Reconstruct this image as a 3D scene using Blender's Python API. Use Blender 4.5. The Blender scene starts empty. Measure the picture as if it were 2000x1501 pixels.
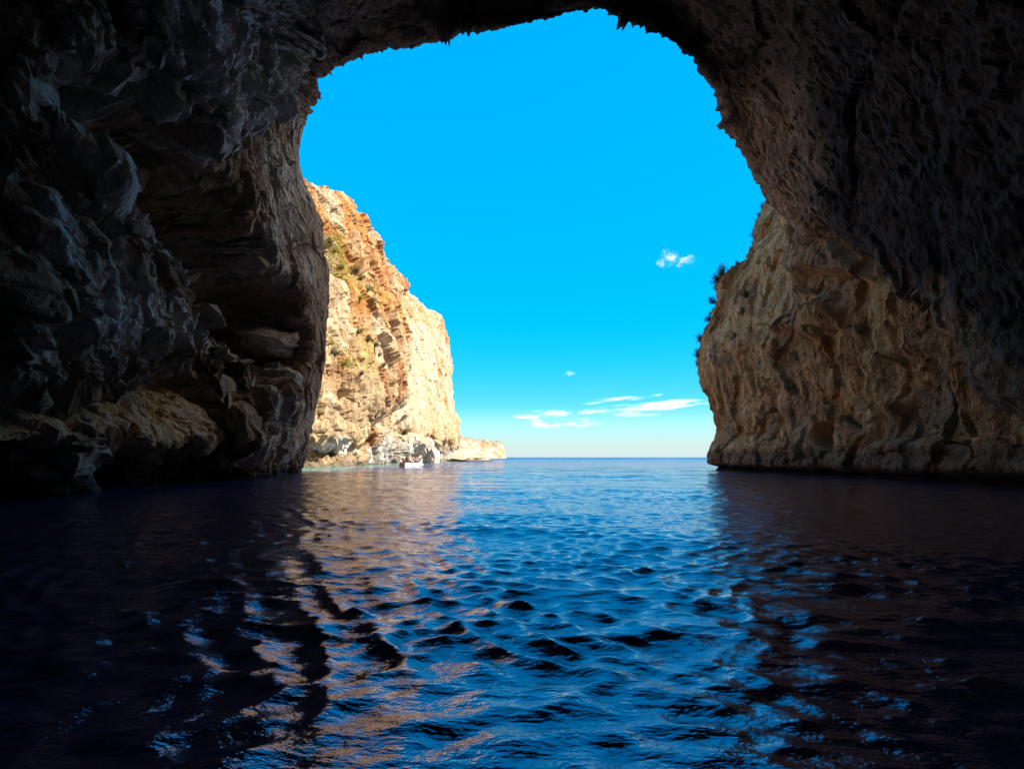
import bpy, bmesh, math, random
import numpy as np
from mathutils import Vector, Matrix

random.seed(7)
rng = np.random.default_rng(11)
scene = bpy.context.scene
COL = scene.collection
R = math.radians

# ------------------------------------------------------------------ camera
F = 1100.0                     # focal length in photo pixels (2000 wide)
CAMH = 1.7
PITCH = math.atan2(892.5 - 750.5, F)
cp, sp = math.cos(PITCH), math.sin(PITCH)
cam_d = bpy.data.cameras.new('camera')
cam = bpy.data.objects.new('camera', cam_d)
COL.objects.link(cam)
cam.location = (0, 0, CAMH)
cam.rotation_euler = (R(90) + PITCH, 0, 0)
cam_d.sensor_width = 36
cam_d.lens = 36 * F / 2000
cam_d.clip_start = 0.1
cam_d.clip_end = 60000
scene.camera = cam


def at(x, y, d):
    """A point seen in the photograph at (x, y), d metres ahead."""
    u, v = (x - 1000) / F, (750.5 - y) / F
    Y = cp - v * sp
    Z = sp + v * cp
    return (u / Y * d, d, CAMH + Z / Y * d)


def project(P):
    X, Y, Z = P[..., 0], P[..., 1], P[..., 2] - CAMH
    d = np.maximum(Y * cp + Z * sp, 0.5)
    v = (-Y * sp + Z * cp) / d
    u = X / d
    return 1000 + u * F, 750.5 - v * F


# ------------------------------------------------------------------ noise
def _h(ix, iy, iz, s):
    with np.errstate(over='ignore'):
        n = (ix.astype(np.uint32) * np.uint32(73856093)) ^ (iy.astype(np.uint32) * np.uint32(19349663)) ^ \
            (iz.astype(np.uint32) * np.uint32(83492791)) ^ np.uint32((s * 2654435761) & 0xffffffff)
        n = (n ^ (n >> np.uint32(15))) * np.uint32(2246822519)
        n = (n ^ (n >> np.uint32(13))) * np.uint32(3266489917)
        n = n ^ (n >> np.uint32(16))
    return n.astype(np.float32) / np.float32(4294967295.0)


def vnoise(P, s=0):
    """value noise in -1..1"""
    Pf = np.floor(P)
    f = (P - Pf).astype(np.float32)
    I = Pf.astype(np.int64)
    f = f * f * f * (f * (f * 6 - 15) + 10)
    out = 0
    for dx in (0, 1):
        wx = f[..., 0] if dx else 1 - f[..., 0]
        for dy in (0, 1):
            wy = f[..., 1] if dy else 1 - f[..., 1]
            for dz in (0, 1):
                wz = f[..., 2] if dz else 1 - f[..., 2]
                out = out + wx * wy * wz * _h(I[..., 0] + dx, I[..., 1] + dy, I[..., 2] + dz, s)
    return out * 2 - 1


def fbm(P, octs=4, s=0, gain=0.5, lac=2.03):
    a, t, o = 1.0, 0.0, 0
    for i in range(octs):
        o = o + a * vnoise(P * lac ** i + 17.3 * i, s + i)
        t += a
        a *= gain
    return o / t


def ridged(P, octs=4, s=0, gain=0.55, lac=2.1):
    a, t, o = 1.0, 0.0, 0
    for i in range(octs):
        o = o + a * (1 - np.abs(vnoise(P * lac ** i + 31.7 * i, s + i)) * 1.6)
        t += a
        a *= gain
    return o / t


def facets(P, s=0, tilt=1.0):
    """broken rock: every cell is a tilted flat face; returns height, distance to the cell's edge and a random value"""
    I = np.floor(P).astype(np.int64)
    f = (P - I).astype(np.float32)
    f1 = np.full(P.shape[:-1], 9.0, np.float32)
    f2 = f1.copy()
    h = np.zeros_like(f1)
    idv = np.zeros_like(f1)
    for dx in (-1, 0, 1):
        for dy in (-1, 0, 1):
            for dz in (-1, 0, 1):
                a, b, c = I[..., 0] + dx, I[..., 1] + dy, I[..., 2] + dz
                r0, r1, r2 = _h(a, b, c, s), _h(a, b, c, s + 101), _h(a, b, c, s + 202)
                ox, oy, oz = dx + r0 - f[..., 0], dy + r1 - f[..., 1], dz + r2 - f[..., 2]
                d2 = ox * ox + oy * oy + oz * oz
                near = d2 < f1
                f2 = np.where(near, f1, np.minimum(f2, d2))
                t0, t1, t2 = (r0 * 7.13) % 1 - .5, (r1 * 9.37) % 1 - .5, (r2 * 5.71) % 1 - .5
                hh = ((r0 + r1 * 3.7) % 1 - .5) + tilt * 2 * (t0 * ox + t1 * oy + t2 * oz)
                h = np.where(near, hh, h)
                idv = np.where(near, r0, idv)
                f1 = np.where(near, d2, f1)
    return h, np.sqrt(f2) - np.sqrt(f1), idv


def sstep(a, b, x):
    t = np.clip((x - a) / (b - a), 0, 1)
    return t * t * (3 - 2 * t)


def poly(px, py, pts, soft):
    """smooth mask of a polygon in photo pixels: 1 well inside, 0 outside"""
    x0, x1 = min(p[0] for p in pts) - soft, max(p[0] for p in pts) + soft
    y0, y1 = min(p[1] for p in pts) - soft, max(p[1] for p in pts) + soft
    out = np.zeros(px.shape, np.float32)
    sel = (px > x0) & (px < x1) & (py > y0) & (py < y1)
    if not sel.any():
        return out
    X, Y = px[sel], py[sel]
    ins = np.zeros(X.shape, bool)
    dist = np.full(X.shape, 1e9)
    n = len(pts)
    for i in range(n):
        (ax, ay), (bx, by) = pts[i], pts[(i + 1) % n]
        ex, ey = bx - ax, by - ay
        t = np.clip(((X - ax) * ex + (Y - ay) * ey) / (ex * ex + ey * ey + 1e-9), 0, 1)
        dist = np.minimum(dist, np.hypot(X - ax - t * ex, Y - ay - t * ey))
        c = (ay > Y) != (by > Y)
        ins ^= c & (X < (bx - ax) * (Y - ay) / (by - ay + 1e-12) + ax)
    sd = np.where(ins, dist, -dist)
    out[sel] = sstep(-soft, soft, sd)
    return out


def blob(px, py, cx, cy, rx, ry, ang=0):
    c, s = math.cos(R(ang)), math.sin(R(ang))
    X, Y = px - cx, py - cy
    a = (X * c + Y * s) / rx
    b = (-X * s + Y * c) / ry
    return np.exp(-(a * a + b * b))


# ------------------------------------------------------------------ helpers
def tag(o, label=None, cat=None, group=None, kind=None):
    if label:
        o['label'] = label
    if cat:
        o['category'] = cat
    if group:
        o['group'] = group
    if kind:
        o['kind'] = kind
    return o


def grid_normals(P):
    du = np.gradient(P, axis=0)
    dv = np.gradient(P, axis=1)
    n = np.cross(du, dv)
    return n / (np.linalg.norm(n, axis=-1, keepdims=True) + 1e-9)


def grid_object(name, P, mat, colors=None, smooth=True, flip=False):
    """one mesh from a grid of points (rows x columns)"""
    m, n = P.shape[:2]
    idx = np.arange(m * n).reshape(m, n)
    q = np.stack([idx[:-1, :-1], idx[1:, :-1], idx[1:, 1:], idx[:-1, 1:]], -1).reshape(-1, 4)
    if flip:
        q = q[:, ::-1]
    me = bpy.data.meshes.new(name)
    me.vertices.add(m * n)
    me.vertices.foreach_set('co', P.reshape(-1).astype(np.float32))
    me.loops.add(q.size)
    me.loops.foreach_set('vertex_index', q.reshape(-1).astype(np.int32))
    me.polygons.add(len(q))
    me.polygons.foreach_set('loop_start', np.arange(0, q.size, 4, dtype=np.int32))
    me.polygons.foreach_set('loop_total', np.full(len(q), 4, np.int32))
    me.polygons.foreach_set('use_smooth', np.full(len(q), smooth))
    me.update(calc_edges=True)
    if colors is not None:
        ca = me.color_attributes.new('tint', 'FLOAT_COLOR', 'POINT')
        c = np.ones((m * n, 4), np.float32)
        c[:, :3] = np.clip(colors.reshape(-1, 3), 0.002, 1)
        ca.data.foreach_set('color', c.reshape(-1))
    me.materials.append(mat)
    o = bpy.data.objects.new(name, me)
    COL.objects.link(o)
    return o


def mesh_object(name, verts, faces, mat, parent=None, smooth=False):
    me = bpy.data.meshes.new(name)
    me.from_pydata([tuple(map(float, v)) for v in verts], [], [tuple(map(int, f)) for f in faces])
    me.materials.append(mat)
    if smooth:
        me.polygons.foreach_set('use_smooth', [True] * len(me.polygons))
    me.update()
    o = bpy.data.objects.new(name, me)
    COL.objects.link(o)
    if parent:
        o.parent = parent
    return o


def empty(name, loc, rz=0):
    o = bpy.data.objects.new(name, None)
    o.empty_display_size = 0.3
    COL.objects.link(o)
    o.location = loc
    o.rotation_euler = (0, 0, rz)
    return o


def catmull(pts, n, tt=None):
    """resample a list of points smoothly with n samples; pts (k, ...)"""
    pts = np.asarray(pts, float)
    k = len(pts)
    t = np.linspace(0, k - 1, n) if tt is None else tt
    i = np.clip(np.floor(t).astype(int), 0, k - 2)
    f = (t - i).reshape((-1,) + (1,) * (pts.ndim - 1))
    p0, p1 = pts[np.maximum(i - 1, 0)], pts[i]
    p2, p3 = pts[i + 1], pts[np.minimum(i + 2, k - 1)]
    return 0.5 * (2 * p1 + (p2 - p0) * f + (2 * p0 - 5 * p1 + 4 * p2 - p3) * f ** 2 + (3 * p1 - p0 - 3 * p2 + p3) * f ** 3)


# ------------------------------------------------------------------ materials
def nodes_of(name):
    m = bpy.data.materials.new(name)
    m.use_nodes = True
    nt = m.node_tree
    b = nt.nodes['Principled BSDF']
    return m, nt, b


def rock_material(name, scale=1.0, bump=0.25, rough=0.9):
    """stone whose own tint comes from the mesh, broken up by fine grain, pits and cracks"""
    m, nt, b = nodes_of(name)
    N, L = nt.nodes.new, nt.links.new
    geo = N('ShaderNodeNewGeometry')
    att = N('ShaderNodeVertexColor'); att.layer_name = 'tint'
    n1 = N('ShaderNodeTexNoise'); n1.inputs['Scale'].default_value = 1.3 / scale
    n1.inputs['Detail'].default_value = 9; n1.inputs['Roughness'].default_value = 0.68
    n2 = N('ShaderNodeTexNoise'); n2.inputs['Scale'].default_value = 6.5 / scale
    n2.inputs['Detail'].default_value = 6; n2.inputs['Roughness'].default_value = 0.7
    vo = N('ShaderNodeTexVoronoi'); vo.feature = 'DISTANCE_TO_EDGE'; vo.inputs['Scale'].default_value = 1.1 / scale
    mp = N('ShaderNodeMapping'); mp.inputs['Scale'].default_value = (1, 1, 0.45)
    L(geo.outputs['Position'], mp.inputs['Vector'])
    for t in (n1, n2):
        L(mp.outputs['Vector'], t.inputs['Vector'])
    dis = N('ShaderNodeVectorMath'); dis.operation = 'MULTIPLY_ADD'
    L(n1.outputs['Color'], dis.inputs[0]); dis.inputs[1].default_value = (1.2 * scale,) * 3
    L(mp.outputs['Vector'], dis.inputs[2])
    L(dis.outputs[0], vo.inputs['Vector'])
    r1 = N('ShaderNodeMapRange'); r1.inputs[1].default_value = 0.3; r1.inputs[2].default_value = 0.72
    r1.inputs[3].default_value = 0.55; r1.inputs[4].default_value = 1.4
    L(n1.outputs[0], r1.inputs[0])
    r2 = N('ShaderNodeMapRange'); r2.inputs[1].default_value = 0.3; r2.inputs[2].default_value = 0.7
    r2.inputs[3].default_value = 0.72; r2.inputs[4].default_value = 1.22
    L(n2.outputs[0], r2.inputs[0])
    mul = N('ShaderNodeMath'); mul.operation = 'MULTIPLY'
    L(r1.outputs[0], mul.inputs[0]); L(r2.outputs[0], mul.inputs[1])
    vm = N('ShaderNodeVectorMath'); vm.operation = 'SCALE'
    L(att.outputs['Color'], vm.inputs[0]); L(mul.outputs[0], vm.inputs['Scale'])
    L(vm.outputs[0], b.inputs['Base Color'])
    b.inputs['Roughness'].default_value = rough
    b.inputs['Specular IOR Level'].default_value = 0.25
    cr = N('ShaderNodeMapRange'); cr.inputs[1].default_value = 0.0; cr.inputs[2].default_value = 0.12
    L(vo.outputs['Distance'], cr.inputs[0])
    h = N('ShaderNodeMath'); h.operation = 'MULTIPLY_ADD'
    L(n1.outputs[0], h.inputs[0]); h.inputs[1].default_value = 1.6
    L(n2.outputs[0], h.inputs[2])
    h2 = N('ShaderNodeMath'); h2.operation = 'MULTIPLY_ADD'
    L(cr.outputs[0], h2.inputs[0]); h2.inputs[1].default_value = 0.22
    L(h.outputs[0], h2.inputs[2])
    bp = N('ShaderNodeBump'); bp.inputs['Strength'].default_value = 0.9
    bp.inputs['Distance'].default_value = bump * scale
    L(h2.outputs[0], bp.inputs['Height'])
    L(bp.outputs[0], b.inputs['Normal'])
    return m


def plain(name, col, rough=0.6, spec=0.4, vary=0.0, vscale=6.0, metal=0.0):
    m, nt, b = nodes_of(name)
    b.inputs['Roughness'].default_value = rough
    b.inputs['Specular IOR Level'].default_value = spec
    b.inputs['Metallic'].default_value = metal
    n = nt.nodes.new('ShaderNodeTexNoise'); n.inputs['Scale'].default_value = vscale
    tc = nt.nodes.new('ShaderNodeTexCoord')
    nt.links.new(tc.outputs['Object'], n.inputs['Vector'])
    mx = nt.nodes.new('ShaderNodeMix'); mx.data_type = 'RGBA'
    k = vary if vary else 0.06
    mx.inputs['A'].default_value = (*[max(c * (1 - k), 0) for c in col], 1)
    mx.inputs['B'].default_value = (*[min(c * (1 + k), 1) for c in col], 1)
    nt.links.new(n.outputs[0], mx.inputs['Factor'])
    nt.links.new(mx.outputs['Result'], b.inputs['Base Color'])
    return m


# ------------------------------------------------------------------ light
SUN_AZ, SUN_EL = 102.0, 42.0        # degrees clockwise from straight ahead, above the sea
EXPOSURE = 1.95
w = bpy.data.worlds.new('World')
scene.world = w
w.use_nodes = True
nt = w.node_tree
bg = nt.nodes['Background']
sky = nt.nodes.new('ShaderNodeTexSky')
sky.sky_type = 'NISHITA'
sky.sun_disc = False
sky.sun_elevation = R(SUN_EL)
sky.sun_rotation = R(SUN_AZ)
sky.air_density = 1.0
sky.dust_density = 0.3
sky.ozone_density = 4.0
gm = nt.nodes.new('ShaderNodeGamma')
gm.inputs['Gamma'].default_value = 0.28
hs = nt.nodes.new('ShaderNodeHueSaturation')
hs.inputs['Saturation'].default_value = 7.0
hs.inputs['Hue'].default_value = 0.487
hs.inputs['Value'].default_value = 1.36
nt.links.new(sky.outputs[0], gm.inputs['Color'])
nt.links.new(gm.outputs[0], hs.inputs['Color'])
tn = nt.nodes.new('ShaderNodeVectorMath'); tn.operation = 'MULTIPLY'
tn.inputs[1].default_value = (0.50, 0.88, 1.10)
nt.links.new(hs.outputs[0], tn.inputs[0])
# pale air along the horizon
tc = nt.nodes.new('ShaderNodeTexCoord')
sx = nt.nodes.new('ShaderNodeSeparateXYZ')
nt.links.new(tc.outputs['Generated'], sx.inputs[0])
el = nt.nodes.new('ShaderNodeMapRange')
el.inputs[1].default_value = 0.0; el.inputs[2].default_value = 0.30
el.inputs[3].default_value = 1.0; el.inputs[4].default_value = 0.0
nt.links.new(sx.outputs['Z'], el.inputs[0])
ep = nt.nodes.new('ShaderNodeMath'); ep.operation = 'POWER'; ep.inputs[1].default_value = 4.5
nt.links.new(el.outputs[0], ep.inputs[0])
mn = nt.nodes.new('ShaderNodeMix'); mn.data_type = 'RGBA'
mn.inputs['B'].default_value = (1.24, 1.44, 1.48, 1)
nt.links.new(ep.outputs[0], mn.inputs['Factor'])
nt.links.new(tn.outputs[0], mn.inputs['A'])
# the sky pales towards the sun, brightened there as fill for the left wall
sdir = Vector((math.sin(R(SUN_AZ)) * math.cos(R(SUN_EL)), math.cos(R(SUN_AZ)) * math.cos(R(SUN_EL)), math.sin(R(SUN_EL))))
dt = nt.nodes.new('ShaderNodeVectorMath'); dt.operation = 'DOT_PRODUCT'
nt.links.new(tc.outputs['Generated'], dt.inputs[0]); dt.inputs[1].default_value = sdir
ga = nt.nodes.new('ShaderNodeMapRange'); ga.interpolation_type = 'SMOOTHSTEP'
ga.inputs[1].default_value = 0.50; ga.inputs[2].default_value = 0.80
nt.links.new(dt.outputs['Value'], ga.inputs[0])
gl = nt.nodes.new('ShaderNodeMix'); gl.data_type = 'RGBA'
gl.inputs['B'].default_value = (3.6, 3.3, 2.9, 1)
nt.links.new(ga.outputs[0], gl.inputs['Factor'])
nt.links.new(mn.outputs['Result'], gl.inputs['A'])
nt.links.new(gl.outputs['Result'], bg.inputs['Color'])
bg.inputs['Strength'].default_value = 0.15

sd = bpy.data.lights.new('sun', 'SUN')
sd.energy = 3.2
sd.angle = R(0.53)
sd.color = (1.0, 0.93, 0.82)
sun = bpy.data.objects.new('sun', sd)
COL.objects.link(sun)
sun.rotation_euler = sdir.to_track_quat('Z', 'Y').to_euler()
sun.location = (120, 0, 140)

# ------------------------------------------------------------------ the cave
M_cave = rock_material('cave_rock', 1.0, 0.36)

LIP = [at(583, 940, 63), at(583, 915, 63), at(598, 870, 62.5), at(618, 760, 61.5), at(634, 610, 60), at(623, 450, 59),
       at(584, 318, 58), at(606, 215, 56), at(655, 122, 53.5), at(850, 66, 50), at(1000, 52, 49), at(1150, 16, 48),
       at(1215, 30, 48), at(1330, 92, 49), at(1384, 150, 50), at(1434, 262, 52), at(1508, 380, 54), (30.5, 54.5, 24),
       (34, 55, 18), (35, 55, 8), (35, 55, 0), (35, 55, -5)]
LIP[0] = (LIP[0][0], 63, -5)


def ring(y, pts):
    return [(x, y, z) for x, z in pts]


R46 = ring(47, [(-21.5, -5), (-21.5, 0), (-21.3, 4), (-21.5, 9), (-22, 17), (-22, 25), (-21.5, 32), (-20, 36.5), (-17, 41), (-8, 44.5),
                (0, 45.5), (7, 45.5), (11, 45), (15.5, 42), (19.5, 38), (23.5, 31.5), (26.5, 24.5), (30, 21), (34, 17), (35, 9), (35, 1), (35, -5)])
R36 = ring(36, [(-21, -5), (-21, 0), (-20.5, 4), (-21, 9), (-21.5, 16), (-21.5, 23), (-20.5, 29), (-19, 33), (-15, 38), (-8, 41),
                (0, 42), (7, 42), (11, 41), (15.5, 38.5), (19.5, 34), (23, 28), (25, 21), (25.8, 13.5), (29.5, 11.5), (34, 8), (35, 0), (35, -5)])
R26 = ring(26, [(-20.5, -5), (-20.5, 0), (-20, 4), (-20, 8), (-20.5, 14), (-20.5, 20), (-19.5, 26), (-17.5, 30), (-13.5, 34), (-7, 37),
                (0, 38), (6, 38), (10, 37), (14.5, 34.5), (18.5, 30), (21.5, 24), (23, 17), (23.7, 10), (23.2, 4.6), (27, 3), (32, -2), (34, -5)])
R14 = ring(14, [(-21.5, -5), (-21.5, 0), (-21, 4), (-21, 8), (-21, 13), (-21, 18), (-19.5, 23), (-17, 27), (-13, 30), (-7, 33),
                (0, 34), (6, 34), (10, 33), (14, 30), (17.5, 26), (20.5, 21), (21.5, 15), (22, 9), (22, 4), (22, 0), (22.5, -3), (23, -5)])
R0 = ring(-2, [(-22, -5), (-22, 0), (-21.5, 3), (-21, 7), (-20.5, 11), (-20, 15), (-18.5, 19), (-16, 23), (-12, 26), (-6, 28),
               (0, 29), (6, 28.5), (10, 27), (14, 25), (17, 21), (19.5, 17), (20.5, 12), (21, 8), (21, 4), (21, 0), (21, -3), (21, -5)])
RB = ring(-22, [(x * 0.9, z * 0.8) for x, _, z in R0])
RC = ring(-36, [(x * 0.3, z * 0.4 + 2) for x, _, z in R0])
RD = ring(-37, [(x * 0.0, 3.0) for x, _, z in R0])
lip = np.array(LIP)
mid = np.array([3.0, 0, 8.0])


def grow(f, dy, zmax=70, y=None):
    q = lip.copy()
    q[:, 0] = mid[0] + (q[:, 0] - mid[0]) * f
    q[:, 2] = np.minimum(np.where(q[:, 2] > mid[2], mid[2] + (q[:, 2] - mid[2]) * f, q[:, 2]), np.where(lip[:, 0] > 8, zmax * 1.6, zmax))  # unseen right hillside raised to block the sun from the left pillar
    q[:, 1] = (q[:, 1] + dy) if y is None else y
    return q


rings = np.array([RD, RC, RB, R0, R14, R26, R36, R46, lip, grow(1.10, 2.0), grow(1.35, 3.0), grow(2.2, 0, 64), grow(3.4, 0, 66, 40), grow(3.4, 0, 66, -40)], float)
# samples: many where the photograph looks, few outside
tv = np.concatenate([np.linspace(0, 3, 24, endpoint=False), np.linspace(3, 4.2, 40, endpoint=False), np.linspace(4.2, 8, 300, endpoint=False),
                     np.linspace(8, 9, 40, endpoint=False), np.linspace(9, 13, 34)])
tu = np.concatenate([np.linspace(0, 1, 12, endpoint=False), np.linspace(1, 8, 420, endpoint=False), np.linspace(8, 13, 230, endpoint=False),
                     np.linspace(13, 18, 150, endpoint=False), np.linspace(18, 21, 30)])
base = catmull(rings, len(tv), tv)                      # (rows, 22, 3)
base = np.swapaxes(catmull(np.swapaxes(base, 0, 1), len(tu), tu), 0, 1)
nrm = grid_normals(base)
cen = np.array([2.0, 0, 12.0])
flip_n = np.sign(((cen - base)[..., [0, 2]] * nrm[..., [0, 2]]).sum(-1, keepdims=True))
nrm = nrm * np.where(flip_n == 0, 1, flip_n)
# outside of the lip the face looks out to sea
px, py = project(base)
TV = np.broadcast_to(tv[:, None], px.shape)
TU = np.broadcast_to(tu[None, :], px.shape)
vis = sstep(3.0, 4.3, TV) * (1 - sstep(8.6, 9.6, TV))
left = sstep(8.5, 7.0, TU) if False else 1 - sstep(6.6, 8.2, TU)
right = sstep(13.5, 15.0, TU)
roof = 1 - np.maximum(left, right)

# the big shapes of the left wall, placed where the photograph has them
px0, py0 = px, py
px = px0 + 24 * fbm(base / 3.0, 4, 601) + 8 * fbm(base / .7, 2, 603)
py = py0 + 24 * fbm(base / 3.0, 4, 611) + 8 * fbm(base / .7, 2, 613)
hollow = poly(px, py, [(120, 130), (300, 190), (395, 285), (440, 375), (508, 465), (562, 560), (598, 650), (588, 715), (540, 748), (482, 735), (458, 665),
                       (355, 530), (255, 430), (165, 320), (60, 200)], 24)
alcove = poly(px, py, [(-60, 850), (40, 800), (110, 765), (190, 752), (330, 742), (372, 706), (410, 700), (440, 780), (446, 838), (400, 866), (200, 848),
                       (-60, 866)], 9)
under = poly(px, py, [(-60, 872), (100, 862), (200, 856), (400, 872), (440, 845), (500, 880), (470, 990), (-60, 1010)], 10)
bulge = poly(px, py, [(-60, 380), (120, 420), (330, 500), (440, 590), (455, 690), (380, 705), (300, 738), (180, 745), (90, 760), (-60, 760)], 35)
curtain = poly(px, py, [(250, -60), (265, 110), (330, 110), (380, 200), (395, 262), (440, 230), (530, 170), (560, 120), (590, 60), (600, -60)], 14)
rib = poly(px, py, [(395, 262), (440, 225), (528, 165), (540, 176), (455, 250), (405, 282)], 6)
slope = poly(px, py, [(20, 170), (60, 180), (150, 280), (250, 400), (380, 520), (360, 560), (220, 440), (100, 320)], 14)
foot = poly(px, py, [(430, 870), (470, 835), (545, 830), (590, 850), (588, 880), (552, 905), (540, 945), (430, 950), (400, 900)], 10)
pillar = poly(px, py, [(440, 640), (480, 650), (560, 700), (570, 800), (540, 835), (470, 840), (440, 810), (425, 720)], 16)
columns = sstep(.1, .5, fbm(base / np.array([2.2, 2.2, 30.0]), 3, 620)) * under
feat = -22.0 * hollow + (.9 - 3.4 * np.clip((858 - py) / 105, 0, 1) - .8 * np.clip(px / 440, 0, 1)) * alcove - 4.2 * under + 3.2 * columns \
    + (1.5 - 1.7 * np.clip(px / 450, 0, 1)) * bulge + 2.2 * curtain + 1.2 * rib + 0.9 * slope + 0.5 * foot + 1.6 * pillar
lipk = np.exp(-((TV - 8.0) / 0.30) ** 2)
gate = left * vis * (1 - lipk)
big = 1.6 * fbm(base / 12.0, 3, 1) * (0.25 + 0.75 * vis) * (1 - .75 * lipk) * (1 - .75 * sstep(8.3, 9.3, TV))
P1 = base + nrm * (feat * gate + big)[..., None]
n1 = grid_normals(P1)
n1 *= np.sign((n1 * nrm).sum(-1, keepdims=True) + 1e-9)

# leaning, stretched coordinates: the rock hangs in folds
Q = P1.copy()
Q[..., 1] += 0.45 * Q[..., 2]
wob = np.stack([fbm(P1 / 6.0, 3, 40), fbm(P1 / 6.0, 3, 50), fbm(P1 / 6.0, 3, 60)], -1) * 1.6
lf = left[..., None]
Q = Q * lf + P1 * (1 - lf)
stretch = lf * np.array([1.0, 1.0, 1.0]) + (1 - lf) * np.array([1.5, 1.5, 1.1])
hA, eA, c1 = facets((Q + wob) / (np.array([4.6, 4.6, 7.5]) * stretch), 3, 1.3)
hB, eB, c2 = facets((Q + wob * 0.7) / (np.array([1.9, 1.9, 3.4]) * stretch), 5, 1.3)
hC, eC, c3 = facets((Q + wob * 0.3) / np.array([0.8, 0.8, 1.3]), 8, 1.2)
hD, eD, c4 = facets((P1 + wob * .25) / np.array([.38, .38, .55]), 9, 1.2)
fold = ridged(Q / np.array([2.2, 2.2, 6.5]), 4, 12)
fine = fbm(P1 / 0.9, 4, 21)
calm = sstep(-.1, .3, fbm(P1 / 8.0, 2, 33))            # some stretches of rock are smoother than others
calm = np.clip(calm + poly(px0, py0, [(395, 285), (560, 180), (640, 200), (650, 700), (610, 660), (560, 540), (440, 375)], 20) + alcove, 0, 1)
flat_k = 1 - .55 * alcove * gate
k_l = left * (1 - .6 * calm)
disp = (0.55 + .95 * k_l) * hA + 0.4 * np.minimum(eA, .3) + (0.10 + 0.75 * k_l) * hB + 0.35 * np.minimum(eB, .25) + (1 - left) * (.42 * fbm(P1 / np.array([4.5, 4.5, 2.6]), 3, 44) + .25 * fbm(P1 / np.array([6, 6, .8]), 3, 45)) \
    + (.16 + .2 * k_l) * hC + .12 * np.minimum(eC, .3) + (.06 + .06 * k_l) * hD + (.08 + .67 * k_l) * (fold - 0.4) + 0.2 * fine
# jagged little teeth along the edge of the roof
edge = np.exp(-((TV - 8.0) / 0.22) ** 2)
teeth = ridged(base / np.array([1.6, 5, 3.0]), 4, 70)
disp = disp + edge * np.clip(1 - left * 0.6, 0, 1) * (teeth - 0.25) * 2.2
outer = sstep(8.3, 9.3, TV)
disp = disp * (0.25 + 0.75 * vis) * (1 - 0.75 * outer) * flat_k
keep = 1 - (.55 + .2 * left) * np.exp(-((TV - 8.0) / (.35 + .45 * left)) ** 2)      # hold the traced outline of the opening
burst = .25 + 1.6 * sstep(-.1, .35, fbm(base / 3.5, 2, 78))
sharp = burst * np.clip(ridged(base / np.array([.75, 3, 2.0]), 3, 77) - .35, 0, 1) ** 1.5 * 1.5 - .2
disp = disp * keep + np.exp(-((TV - 8.0) / 0.10) ** 2) * np.clip(1 - left * .7, 0, 1) * sharp
Pc = P1 + n1 * disp[..., None]

# stone colours, with some of the cave's light and shade painted in
brown = np.array([0.42, 0.29, 0.19])
grey = np.array([0.64, 0.59, 0.53])
ochre = np.array([0.72, 0.42, 0.15])
tan = np.array([0.74, 0.52, 0.31])
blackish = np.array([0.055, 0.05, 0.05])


def mix(a, b, t):
    return a + (b - a) * t[..., None]


n_a = sstep(-0.15, 0.3, fbm(base / 5.0, 4, 90))
n_b = sstep(0.0, 0.4, fbm(base / np.array([2.5, 2.5, 6]), 4, 95))
n_c = sstep(0.1, 0.35, fbm(base / 3.3, 4, 99))
C = mix(np.broadcast_to(brown, base.shape), grey, 0.75 * n_a * left + 0.35 * n_a * (1 - left))
C = mix(C, grey * 1.25, np.clip(curtain * 0.9 + bulge * 0.8 * n_c + slope * .8 + rib, 0, 1) * gate)  # grey stone, with lit highlights of bulge, slope and rib painted brighter
pale = poly(px, py, [(-80, 330), (50, 330), (150, 470), (240, 560), (330, 600), (430, 650), (380, 690), (200, 660), (60, 600), (-80, 640)], 24)
C = mix(C, np.array([.80, .77, .72]), pale * sstep(-.15, .15, fbm(base / np.array([1.8, 1.8, 2.6]), 4, 98)) * gate)  # highlights on the far left lumps painted as a paler tint
C = mix(C, tan, np.clip(alcove * 0.95, 0, 1) * gate)  # tan alcove stone, lightened to paint in the light it catches
C = mix(C, ochre, alcove * n_b * gate * sstep(150, 330, px))
C = mix(C, tan * 0.9, right * 0.8 * vis * sstep(1740, 1500, px))
roof_shade = np.clip(roof * .8 + poly(px, py, [(1150, -300), (1330, 60), (1400, 120), (1560, 190), (1600, 300), (1620, 430), (1720, 530), (1840, 600), (2300, 1000), (2300, -300)], 75), 0, 1)
C = mix(C, blackish, (.84 + .14 * n_c) * roof_shade)  # shade on the roof and upper right wall painted near black
lit_ridge = poly(px, py, [(1780, 545), (1850, 640), (1990, 800), (2060, 800), (1990, 720), (1900, 620), (1840, 540)], 10)
C = mix(C, tan * .7, lit_ridge * .9)  # light on the right wall's ridge painted as a lighter tan
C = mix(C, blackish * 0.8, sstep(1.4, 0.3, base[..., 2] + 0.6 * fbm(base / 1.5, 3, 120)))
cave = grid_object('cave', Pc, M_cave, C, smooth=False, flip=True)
tag(cave, 'dark limestone sea cave whose walls and arched roof frame the sky', 'cave', kind='structure')


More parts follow.
